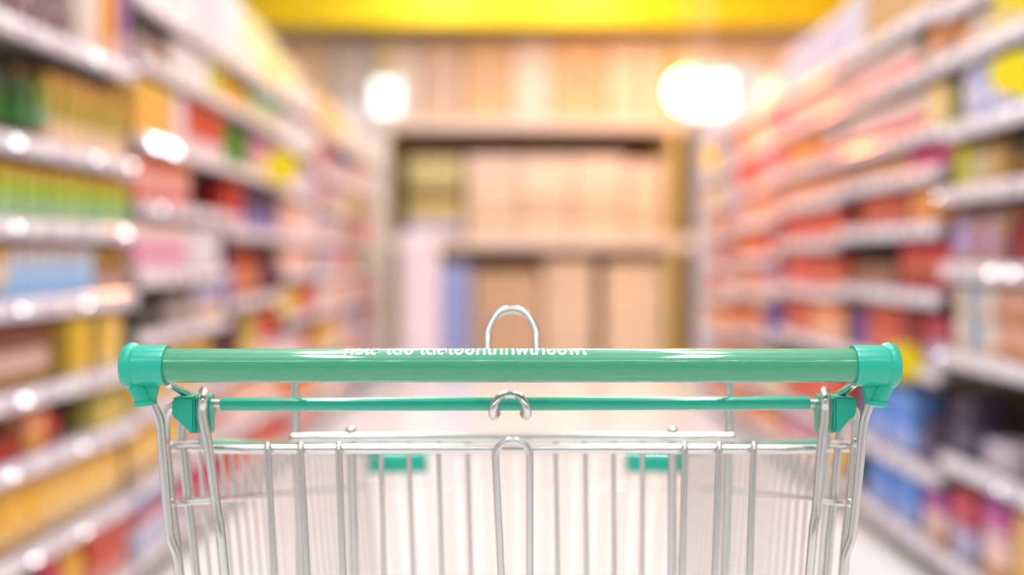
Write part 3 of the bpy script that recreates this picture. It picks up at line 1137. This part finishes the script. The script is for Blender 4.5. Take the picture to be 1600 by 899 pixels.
K('redwhite', 'soft_pack', 'white and red soft pack', 'soft pack', 'bundle', .17, .12, .15, [(0, (232, 110, 104)), (.38, (246, 214, 214)), (.7, (236, 226, 214))])
K('orangepeach', 'carton', 'peach orange carton', c_, 'box', .09, .08, .14, [(0, (236, 200, 186)), (.4, (232, 160, 110))], (240, 176, 90), .34)
K('yellowcream', 'carton', 'cream yellow packet', 'packet', 'box', .12, .09, .16, [(0, (240, 220, 150))])
K('magenta', 'carton', 'magenta carton', c_, 'box', .10, .09, .115, [(0, (232, 160, 196)), (.35, (220, 66, 132))], (190, 40, 90), .3)
K('tanlow', 'carton', 'low tan carton', c_, 'box', .09, .09, .09, [(0, (206, 158, 124))], (180, 126, 100), .34)
K('brick', 'carton', 'brick red carton', c_, 'box', .09, .09, .15, [(0, (220, 130, 104)), (.4, (204, 96, 70))], (170, 60, 54), .32)
K('orangemid', 'carton', 'warm orange carton', c_, 'box', .09, .09, .15, [(0, (236, 160, 96))])
K('redyellow', 'can', 'red and yellow can', 'can', 'can', .085, .085, .17, [(0, (176, 70, 66)), (.4, (214, 130, 100)), (.6, (200, 76, 74))])
K('brownlow', 'tray', 'low brown tray', 'tray', 'box', .15, .12, .09, [(0, (150, 112, 92))])
K('bluepack', 'soft_pack', 'bright blue soft pack', 'soft pack', 'bundle', .19, .13, .23, [(0, (160, 180, 236)), (.4, (104, 158, 238)), (.85, (126, 166, 236))])
K('darkred', 'carton', 'dark red carton', c_, 'box', .09, .09, .18, [(0, (166, 76, 72)), (.5, (140, 50, 52))])
K('lavred', 'soft_pack', 'lavender and red soft pack', 'soft pack', 'bundle', .12, .1, .17, [(0, (190, 180, 214)), (.5, (206, 90, 104))])
K('coral', 'carton', 'coral red carton', c_, 'box', .09, .09, .16, [(0, (226, 120, 100)), (.5, (220, 92, 80))], (236, 150, 130), .36)
K('pinkpeach', 'carton', 'pink peach carton', c_, 'box', .10, .09, .16, [(0, (240, 190, 160)), (.5, (240, 160, 116))])

K('greylav', 'carton', 'grey lavender carton', c_, 'box', .15, .12, .25, [(0, (226, 224, 238)), (.6, (206, 206, 226)), (.8, (232, 230, 240))])
K('yellowcreambox', 'carton', 'pale lemon carton', c_, 'box', .13, .12, .25, [(0, (246, 236, 150)), (.5, (250, 240, 180))])
K('tanlarge', 'carton', 'large tan carton', c_, 'box', .24, .18, .22, [(0, (206, 166, 118)), (.7, (196, 150, 104))], (186, 140, 100), .35)
B = LB[1]
B.run(0, -75, 128, 'darkpouch')
B.run(0, 132, 168, 'beigebox')
B.run(0, 170, 194, 'orangebox')
B.run(0, 196, 217, 'purplebox')
B.run(1, -75, 24, 'greenbottle')
B.run(1, 40, 70, 'greenbottle')
B.run(1, 70, 84, 'tealbox')
B.run(1, 84, 207, 'olivecarton')
B.run(2, -75, 212, 'greencarton')
B.run(3, -75, 22, 'creamblue')
B.run(3, 22, 158, 'bluecarton')
B.run(3, 160, 216, 'browncarton')
B.run(4, -75, 88, 'choc')
B.run(4, 90, 110, 'darkolive')
B.run(4, 111, 158, 'yellowbox')
B.run(4, 159, 217, 'yellowpale')
B.run(5, -75, 45, 'redlow')
B.run(5, 52, 84, 'tanbox')
B.run(5, 86, 112, 'redbag')
B.run(5, 158, 215, 'olivetall')
B.run(6, -75, 90, 'orangebag')
B.run(6, 92, 215, 'amberbag')
B.run(7, -75, 70, 'olivebag')
B.run(7, 75, 120, 'redpinkbag')
B.run(7, 121, 150, 'orangebag', h=.17)
B.run(7, 151, 215, 'orangered')

B = LB[2]
B.fill(0, .02, .36, 'bigcream', h=.2)
B.run(0, 285, 318, 'whitecarton', h=.22)
B.run(0, 322, 354, 'greylav')
B.run(1, 222, 252, 'darkbottle')
B.run(1, 252, 276, 'brownbottle')
B.run(1, 278, 333, 'whitebox')
B.run(1, 335, 354, 'limebox')
B.run(2, 222, 276, 'amberbox')
B.run(2, 277, 300, 'pinkwhite')
B.run(2, 301, 354, 'redpack')
B.run(3, 222, 302, 'redorange')
B.run(4, 222, 302, 'pinkpack')
B.run(4, 304, 352, 'whitepack')
B.run(5, 222, 268, 'blackbottle')
B.run(5, 269, 312, 'greybottle')
B.run(5, 313, 354, 'lavbox')
B.run(6, 222, 335, 'yellowrow')
B.run(6, 337, 354, 'darkplum')
B.run(7, 222, 300, 'amberbag')
B.run(7, 302, 354, 'mauve', h=.16)
B.run(8, 222, 290, 'redblue')
B.run(8, 292, 354, 'redpinkbag')

B = LB[3]
B.fill(0, .02, .3, 'whitecarton', h=.3)
B.fill(0, .33, .7, 'creambox')
B.fill(0, .74, 1.0, 'yellowcreambox')
B.run(1, 358, 398, 'amberyellow')
B.run(1, 400, 440, 'tealtop')
B.run(2, 358, 396, 'greenpack')
B.run(2, 398, 440, 'mauve')
B.run(3, 357, 386, 'redpack')
B.run(3, 388, 440, 'navybox')
B.run(4, 358, 374, 'navybox', h=.22)
B.run(4, 375, 410, 'rustbottle')
B.run(4, 412, 440, 'darkplum', h=.23)
B.run(5, 358, 384, 'darkplum', h=.21)
B.run(5, 385, 409, 'olivetall', h=.2)
B.run(5, 410, 440, 'redpack')
B.run(6, 358, 440, 'peach', h=.17)
B.run(7, 358, 440, 'orangered', h=.15)

B = LB[4]
B.fill(0, .02, .5, 'creambox', h=.22)
B.fill(0, .55, .9, 'bigcream', h=.16)
B.run(1, 442, 500, 'whitecarton', h=.15)
B.run(2, 442, 470, 'pinkwhite', h=.18)
B.run(2, 472, 500, 'lavpack')
B.run(3, 442, 475, 'peach')
B.run(3, 476, 500, 'pinkwhite', h=.18)
B.run(4, 442, 490, 'peach', h=.13)
B.run(4, 491, 502, 'darkplum', h=.13)
B.run(5, 442, 472, 'yellowjar')
B.run(5, 474, 500, 'redcan')
B.run(6, 442, 480, 'pinkround')
B.run(6, 482, 500, 'rustbottle', h=.17)
B.run(7, 442, 500, 'orangejar', h=.13)
B.run(8, 442, 500, 'coral', h=.09)

pal = ['peach', 'lavpack', 'yellowjar', 'pinkround', 'orangejar', 'whitebox', 'sagebox', 'mauve', 'pinkwhite', 'lavbox', 'lavpack', 'choc', 'beigebox', 'greybottle', 'peach', 'redcan']
rnd = random.Random(11)
for b in (5, 6, 7):
    B = LB[b]
    for zi in range(len(B.zs)):
        if zi == 0:
            B.fill(0, .01, B.L - .01, 'bigorange' if b == 5 else 'bigcream', h=.22 if b < 7 else .14)
            continue
        t = .01
        last = None
        while t < B.L - .1:
            wd = min(B.L - .01 - t, rnd.choice((.3, .4, .5)))
            k = rnd.choice([q for q in pal if q != last])
            if b == 6 and zi == 4 and t < .1:
                k = 'orangejar'
            last = k
            if zi == 1 and t < .1 and b == 5:
                k = 'redpack'
            B.fill(zi, t, t + wd, k)
            t += wd + .01

B = RB[1]
B.run(0, 1480, 1640, 'orangepeach', h=.2)
B.run(1, 1478, 1506, 'orangepeach')
B.run(1, 1508, 1534, 'beigebox', h=.1)
B.run(1, 1538, 1640, 'yellowcream', h=.1)
B.run(2, 1500, 1680, 'bluewhite')
B.run(3, 1484, 1500, 'limebox')
B.run(3, 1500, 1532, 'creambottle')
B.run(3, 1533, 1558, 'ochrebottle')
B.run(3, 1560, 1680, 'darkamber')
B.run(4, 1474, 1506, 'lavbottle')
B.run(4, 1507, 1527, 'tanbottle')
B.run(4, 1528, 1542, 'lavbottle')
B.run(4, 1543, 1560, 'tanbottle')
B.run(4, 1561, 1577, 'plumbottle')
B.run(4, 1578, 1594, 'redbox')
B.run(4, 1595, 1612, 'plumbottle')
B.run(4, 1613, 1680, 'redbox')
B.run(5, 1480, 1509, 'creamorange', up=2)
B.run(5, 1510, 1521, 'blueslim', up=2)
B.run(5, 1522, 1548, 'creamorange', up=2)
B.run(5, 1550, 1680, 'peachbrown', up=2)
B.run(6, 1474, 1510, 'darkpack', h=.2)
B.run(6, 1515, 1590, 'greypack')
B.run(6, 1592, 1680, 'navybottle')
B.run(7, 1474, 1510, 'lavred', h=.22)
B.run(7, 1512, 1575, 'fuchsia')
B.run(7, 1577, 1680, 'tanbig')

B = RB[2]
B.run(0, 1345, 1470, 'tanlarge')
B.run(0, 1316, 1340, 'greylav')
B.run(1, 1318, 1424, 'redwhite', h=.14)
B.run(1, 1425, 1444, 'brownbottle', h=.13)
B.run(1, 1445, 1468, 'orangepeach', h=.13)
B.run(2, 1316, 1438, 'redwhite', h=.14)
B.run(2, 1440, 1470, 'yellowcream', h=.14)
B.run(3, 1316, 1414, 'tanlow')
B.run(3, 1416, 1470, 'magenta')
B.run(4, 1340, 1404, 'brick', h=.13)
B.run(4, 1405, 1416, 'darkred', h=.13)
B.run(4, 1417, 1452, 'orangemid', h=.13)
B.run(5, 1330, 1392, 'brownlow')
B.run(5, 1394, 1470, 'redyellow')
B.run(6, 1316, 1330, 'darkplum')
B.run(6, 1332, 1346, 'violetbox')
B.run(6, 1348, 1400, 'brick', h=.18)
B.run(6, 1401, 1432, 'darkred')
B.run(6, 1434, 1470, 'lavred')
B.run(7, 1340, 1420, 'bluepack')
B.run(7, 1424, 1465, 'darkpack')
B.run(8, 1345, 1425, 'bluepack', h=.18)
B.run(8, 1428, 1470, 'fuchsia', h=.18)

B = RB[3]
B.run(0, 1222, 1312, 'lavpack', h=.22)
B.run(1, 1222, 1312, 'redwhite', h=.13)
B.run(2, 1222, 1275, 'orangemid', h=.14)
B.run(2, 1277, 1312, 'redwhite', h=.14)
B.run(3, 1222, 1312, 'orangepeach', h=.1)
B.run(4, 1222, 1312, 'coral', h=.13)
B.run(5, 1222, 1270, 'coral', h=.15)
B.run(5, 1272, 1312, 'brick', h=.14)
B.run(6, 1222, 1262, 'brick', h=.16)
B.run(6, 1264, 1312, 'pinkpeach', h=.16)
B.run(7, 1222, 1265, 'redcan', h=.2)
B.run(7, 1267, 1312, 'orangered', h=.2)
B.run(8, 1222, 1270, 'mauve', h=.17)
B.run(8, 1272, 1312, 'amberbag', h=.18)

pal2 = ['peach', 'coral', 'orangemid', 'pinkpeach', 'orangepeach', 'lavpack', 'brick', 'mauve', 'yellowcream', 'redcan', 'orangejar']
rnd = random.Random(5)
for b in (4, 5):
    B = RB[b]
    for zi in range(len(B.zs)):
        t = .01
        last = None
        while t < B.L - .1:
            wd = min(B.L - .01 - t, rnd.choice((.3, .4, .5)))
            k = rnd.choice([q for q in pal2 if q != last])
            if zi == 0:
                k = rnd.choice(['bigcream', 'creambox', 'pinkwhite'])
            hh_ = .15 if zi == 0 else None
            if zi == 6 and b == 4 and t < .1:
                k = 'violetbox'
            last = k
            B.fill(zi, t, t + wd, k, h=hh_)
            t += wd + .01

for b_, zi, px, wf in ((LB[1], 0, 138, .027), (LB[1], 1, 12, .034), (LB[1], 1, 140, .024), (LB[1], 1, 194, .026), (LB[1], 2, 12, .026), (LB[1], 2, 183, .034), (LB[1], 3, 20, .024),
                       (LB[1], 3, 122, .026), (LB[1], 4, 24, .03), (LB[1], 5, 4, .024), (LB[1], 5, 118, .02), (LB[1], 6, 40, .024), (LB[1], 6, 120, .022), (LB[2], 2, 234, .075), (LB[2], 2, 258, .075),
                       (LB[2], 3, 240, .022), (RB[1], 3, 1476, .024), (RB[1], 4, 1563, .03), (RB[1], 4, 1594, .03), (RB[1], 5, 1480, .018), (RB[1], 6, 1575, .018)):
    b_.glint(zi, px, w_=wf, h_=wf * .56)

# white end panels that close the two rows of racks, with a header board
def end_panel(x0, x1, y, z1, label):
    bm = bmesh.new()
    bx(bm, x0, x1, y, y + .05, 0, z1, bev=.006)
    t = new_obj('end_panel', bm, M_white, None, smooth=False)
    tag(t, label, 'panel')
    return t


end_panel(-1.66, -1.14, 9.13, 2.5, 'tall white end panel closing the left row of racks')
end_panel(1.36, 1.88, 7.33, 2.5, 'tall white end panel closing the right row of racks')

# white header boxes over the ends; their glow is added as glare
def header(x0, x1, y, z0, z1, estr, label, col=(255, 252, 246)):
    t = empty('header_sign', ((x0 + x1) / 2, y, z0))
    tag(t, label, 'header sign')
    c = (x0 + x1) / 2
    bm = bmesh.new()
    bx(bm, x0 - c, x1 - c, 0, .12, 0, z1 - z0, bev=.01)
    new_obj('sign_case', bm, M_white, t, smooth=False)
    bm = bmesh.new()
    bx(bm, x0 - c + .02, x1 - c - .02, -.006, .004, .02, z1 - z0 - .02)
    new_obj('glow_face', bm, mat('glow_face_%g' % estr, (255, 255, 255), emit=col, estr=estr), t, smooth=False)


header(1.235, 1.62, 7.205, 2.09, 2.43, 1.7, 'white header box, glow added as glare, over the end of the right racks')
header(-1.28, -1.0, 9.008, 2.36, 2.70, 1.05, 'white header box with added glow over the end of the left racks')

# added globes on cords that imitate a warm glare at the far end
def add_glare_globe(px, py, Y, r, estr, col, label):
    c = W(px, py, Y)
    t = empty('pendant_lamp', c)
    tag(t, label, 'added glare lamp')
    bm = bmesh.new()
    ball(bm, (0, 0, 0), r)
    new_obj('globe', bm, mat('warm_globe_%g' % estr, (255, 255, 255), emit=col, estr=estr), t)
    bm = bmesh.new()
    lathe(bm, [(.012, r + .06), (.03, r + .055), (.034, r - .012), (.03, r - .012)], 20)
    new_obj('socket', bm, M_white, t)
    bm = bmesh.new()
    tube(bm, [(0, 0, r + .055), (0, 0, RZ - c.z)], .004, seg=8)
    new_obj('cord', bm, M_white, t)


add_glare_globe(1106, 150, 5.5, .085, WARM, (255, 122, 44), 'added globe imitating warm glare, hanging in front of the far right racks')
add_glare_globe(1076, 143, 8.8, .17, WARM_B, (255, 176, 92), 'added globe imitating warm glare, beyond the right racks, in front of the cardboard boxes')

# round yellow price signs clipped to the shelf fronts
def disc_sign(c, r, side, zr, label, sx=1.0):
    t = empty('price_sign', c, 0)
    tag(t, label, 'price sign')
    bm = bmesh.new()
    seg = 40
    a = [bm.verts.new((r * sx * math.cos(2 * math.pi * k / seg), -.002, r * math.sin(2 * math.pi * k / seg))) for k in range(seg)]
    b = [bm.verts.new((r * sx * math.cos(2 * math.pi * k / seg), .002, r * math.sin(2 * math.pi * k / seg))) for k in range(seg)]
    bm.faces.new(a)
    bm.faces.new(b[::-1])
    for k in range(seg):
        bm.faces.new((a[k], b[k], b[(k + 1) % seg], a[(k + 1) % seg]))
    new_obj('sign_disc', bm, mat('yellow_sign', (252, 226, 10), rough=.5), t, smooth=False)
    bm = bmesh.new()
    xr = (XR if side > 0 else -XL) - side * .0135 - c.x
    tube(bm, rounded([(0, .004, -r * .7), (0, .004, zr - c.z), (xr, .004, zr - c.z)], .01), .003, seg=8)
    new_obj('sign_clip', bm, M_white, t)


disc_sign(W(441, 262, 4.75), .083, -1, 1.47, 'round yellow price sign on the third left rack near its far end')
disc_sign(W(1606, 117, 2.4), .058, 1, 1.49, 'large oval yellow price sign at the right edge, over the blue packets', 1.6)
disc_sign(W(1592, -14, 2.45), .045, 1, 1.72, 'oval yellow price sign at the top right corner, above the blue packets', 1.5)
disc_sign(W(1111, 247, 6.6), .064, 1, 1.64, 'small round yellow price sign near the white header of the right racks')
disc_sign(W(1412, 566, 3.35), .062, 1, .70, 'round yellow price sign low on the second right rack beside the cart handle')

# ------------------------------------------------------------------ back of the store
YK = 10.2
sc_ = YK / F
def kx(px):
    return (px - 800) * sc_


def kz(py):
    return CAMZ - (py - HY) * sc_


# yellow fascia across the end of the store
bm = bmesh.new()
bx(bm, -3.3, 3.5, 9.9, 10.05, kz(50), RZ - .02, bev=.01)
fas = new_obj('fascia_board', bm, M_yellow, smooth=False)
tag(fas, 'wide plain yellow fascia board across the end of the aisle', 'fascia board')

rackb = empty('storage_rack', (kx(850), YK, 0))
tag(rackb, 'wide storage rack of cardboard boxes across the end of the aisle', 'storage rack')
M_beam = mat('beam_cream', (236, 216, 200), rough=.5)
M_post = mat('post_olive', (206, 184, 120), rough=.5)
RO = Vector(rackb.location)
XA, XB = kx(420), kx(1290)
z1, z2 = kz(378), kz(193)
for xx in (kx(600), kx(1053), kx(1280), kx(425)):
    bm = bmesh.new()
    bx(bm, xx - .055 - RO.x, xx + .055 - RO.x, -.04, .06, 0, kz(60), bev=.006)
    new_obj('upright', bm, M_post, rackb, smooth=False)
    bm = bmesh.new()
    bx(bm, xx - .055 - RO.x, xx + .055 - RO.x, .85, .95, 0, kz(60), bev=.006)
    new_obj('upright', bm, M_post, rackb, smooth=False)
for z in (z1, z2):
    bm = bmesh.new()
    bx(bm, XA - RO.x, XB - RO.x, -.06, -.02, z - .075, z + .05, bev=.006)
    new_obj('beam', bm, M_beam, rackb, smooth=False)
    bm = bmesh.new()
    bx(bm, XA - RO.x, XB - RO.x, -.02, .95, z - .0, z + .03)
    new_obj('deck', bm, M_beam, rackb, smooth=False)
bm = bmesh.new()
bx(bm, XA - RO.x, XB - RO.x, .96, 1.0, 0, kz(60))
new_obj('back_sheet', bm, mat('brown_sheet', (120, 90, 70), rough=.7), rackb, smooth=False)

M_tape = mat('box_tape', (214, 180, 140), rough=.3)


def cardboard(x0, x1, y, z0, h, d, rgb, label, group, logo=None):
    """cardboard shipping box: body, flaps' seam with tape, optional round mark"""
    cx = (x0 + x1) / 2
    wd = x1 - x0 - .012
    key = 'card_%d_%d_%d' % rgb
    bm = bmesh.new()
    bx(bm, -wd / 2, wd / 2, 0, d, 0, h - .004, bev=.008)
    o = new_obj('cardboard_box', bm, mat(key, rgb, rough=.75), smooth=False, loc=(cx, y, z0))
    tag(o, label, 'cardboard box', group)
    bm = bmesh.new()
    prof = [(-.002, h * .8), (-.002, h - .002), (d * .96, h - .002), (d * .96, h - .006), (.006, h - .006), (.006, h * .8)]
    va = [bm.verts.new((-.028, y_, z_)) for y_, z_ in prof]
    vb = [bm.verts.new((.028, y_, z_)) for y_, z_ in prof]
    bm.faces.new(va)
    bm.faces.new(vb[::-1])
    for k in range(6):
        bm.faces.new((va[k], vb[k], vb[(k + 1) % 6], va[(k + 1) % 6]))
    new_obj('tape', bm, M_tape, o, smooth=False)
    if logo:
        bm = bmesh.new()
        lathe(bm, [(.13, -.003), (.13, .003)], 24, 'Z')
        bmesh.ops.rotate(bm, verts=bm.verts, cent=(0, 0, 0), matrix=Matrix.Rotation(math.pi / 2, 3, 'X'))
        bmesh.ops.translate(bm, verts=bm.verts, vec=(0, -.001, h * .5))
        new_obj('round_print', bm, mat('print_%d_%d_%d' % logo, logo, rough=.7), o, smooth=False)
    return o


# top level boxes
tops = [(440, 514, (222, 192, 160), None, 'tan box, leftmost'), (516, 592, (206, 190, 184), None, 'lavender grey box, second from left'),
        (608, 655, (226, 208, 194), None, 'pale grey box, third from left'), (657, 722, (214, 184, 160), (206, 172, 160), 'grey tan box with round print, fourth from left'),
        (724, 798, (222, 184, 136), (208, 166, 140), 'tan box with round print, fifth from left'), (800, 864, (240, 214, 196), None, 'pink beige box, sixth from left'),
        (866, 948, (232, 190, 140), (222, 170, 140), 'tan box with round print, seventh from left'), (950, 1004, (240, 214, 184), None, 'pale cream box, eighth from left'),
        (1006, 1044, (244, 222, 190), None, 'pale cream box, ninth from left'), (1063, 1130, (240, 216, 184), None, 'cream box, third from right'),
        (1132, 1200, (236, 206, 170), None, 'tan cream box, second from right'), (1202, 1268, (240, 214, 184), None, 'cream box, rightmost')]
for a, b, rgb, lg, lb in tops:
    cardboard(kx(a), kx(b), YK + .09, z2 + .034, kz(57) - z2 - .034, .6, rgb, lb + ', top level of back rack', 'boxes on the top level of the back rack', lg)

# middle level
MG = 'boxes on the middle level of the back rack'
zz = z1 + .032
cw = [(728, 810), (812, 894), (896, 978), (980, 1040)]
cn = ['first', 'second', 'third', 'fourth']
hh = [(.22, (236, 212, 186)), (.2, (226, 196, 168)), (.2, (240, 216, 190)), (.24, (240, 218, 200))]
for ci, (a, b) in enumerate(cw):
    z = zz
    for ri in range(4):
        h, rgb = hh[ri]
        if ci == 3 and ri == 0:
            h = .16
        rgb = tuple(max(0, min(255, int(v + ((ci * 7 + ri * 5) % 3 - 1) * 4))) for v in rgb)
        cardboard(kx(a), kx(b), YK + .09 + .015 * ((ci + ri) % 3), z, h, .5, rgb,
                  'cream cardboard box, %s in the %s stack, middle level of back rack' % (['lowest', 'second', 'third', 'topmost'][ri], cn[ci]), MG)
        z += h + .002
# olive goods and lavender packs on the left of the middle level
for z_, h_, rgb_, lb_ in ((1.284, .19, (190, 184, 212), 'lavender box lowest on the left of the middle level, back rack'), (1.476, .2, (214, 196, 130), 'olive yellow box above the lavender box, middle level of back rack'),
                          (1.678, .12, (112, 88, 34), 'dark box as gap shade under the pale olive box, middle level of back rack'), (1.8, .34, (204, 192, 136), 'pale olive box topmost on the left of the middle level, back rack')):  # the dark box paints the shade of an open gap
    cardboard(kx(634), kx(722), YK + .09, z_, h_, .5, rgb_, lb_, MG)

# floor level stacks
LG = 'boxes on the floor level of the back rack'
for ci, (a, b, n, h, rgb, wd) in enumerate(((738, 846, 4, .235, (214, 180, 148), 'brown beige'), (850, 930, 4, .262, (234, 208, 182), 'light beige'), (946, 1038, 4, .255, (238, 212, 184), 'cream'))):
    z = .005
    for ri in range(n):
        cardboard(kx(a), kx(b), YK + .09 + .02 * ((ri + ci) % 2), z, h, .55, rgb,
                  '%s cardboard box, %s in its stack, floor level of the back rack' % (wd, ['lowest', 'second up', 'third up', 'topmost'][ri]), LG)
        z += h + .002

# stack of white tissue packs in the aisle and blue crates behind it
K('tissue', 'tissue_pack', 'white and pink tissue pack', 'tissue pack', 'bundle', .30, .3, .215, [(0, (252, 238, 244)), (.3, (252, 246, 250)), (.8, (248, 226, 238))])
xs = (654 - 800) * 8.0 / F
for i in range(6):
    put(KINDS['tissue'], Vector((xs, 8.0, .002 + i * .2165)), 0, 'white and pink tissue pack, %s in the stack beside the left racks' % ['lowest', 'second up', 'third up', 'fourth up', 'fifth up', 'topmost'][i],
        'stacked white tissue packs', .215)
K('bluecase', 'case', 'blue shrink-wrapped case', 'case', 'box', .30, .3, .2, [(0, (150, 164, 226)), (.5, (172, 184, 234))], (130, 146, 216), .4)
xs = (708 - 800) * 9.2 / F
for i in range(5):
    put(KINDS['bluecase'], Vector((xs, 9.2, .002 + i * .2025)), 0, 'blue case, %s in the stack between tissue packs and cardboard boxes' % ['lowest', 'second up', 'third up', 'fourth up', 'topmost'][i],
        'stacked blue cases', .2)
K('lavcase', 'case', 'lavender case', 'case', 'box', .26, .3, .2, [(0, (150, 140, 200)), (.6, (190, 180, 214))])

bpy.context.view_layer.update()
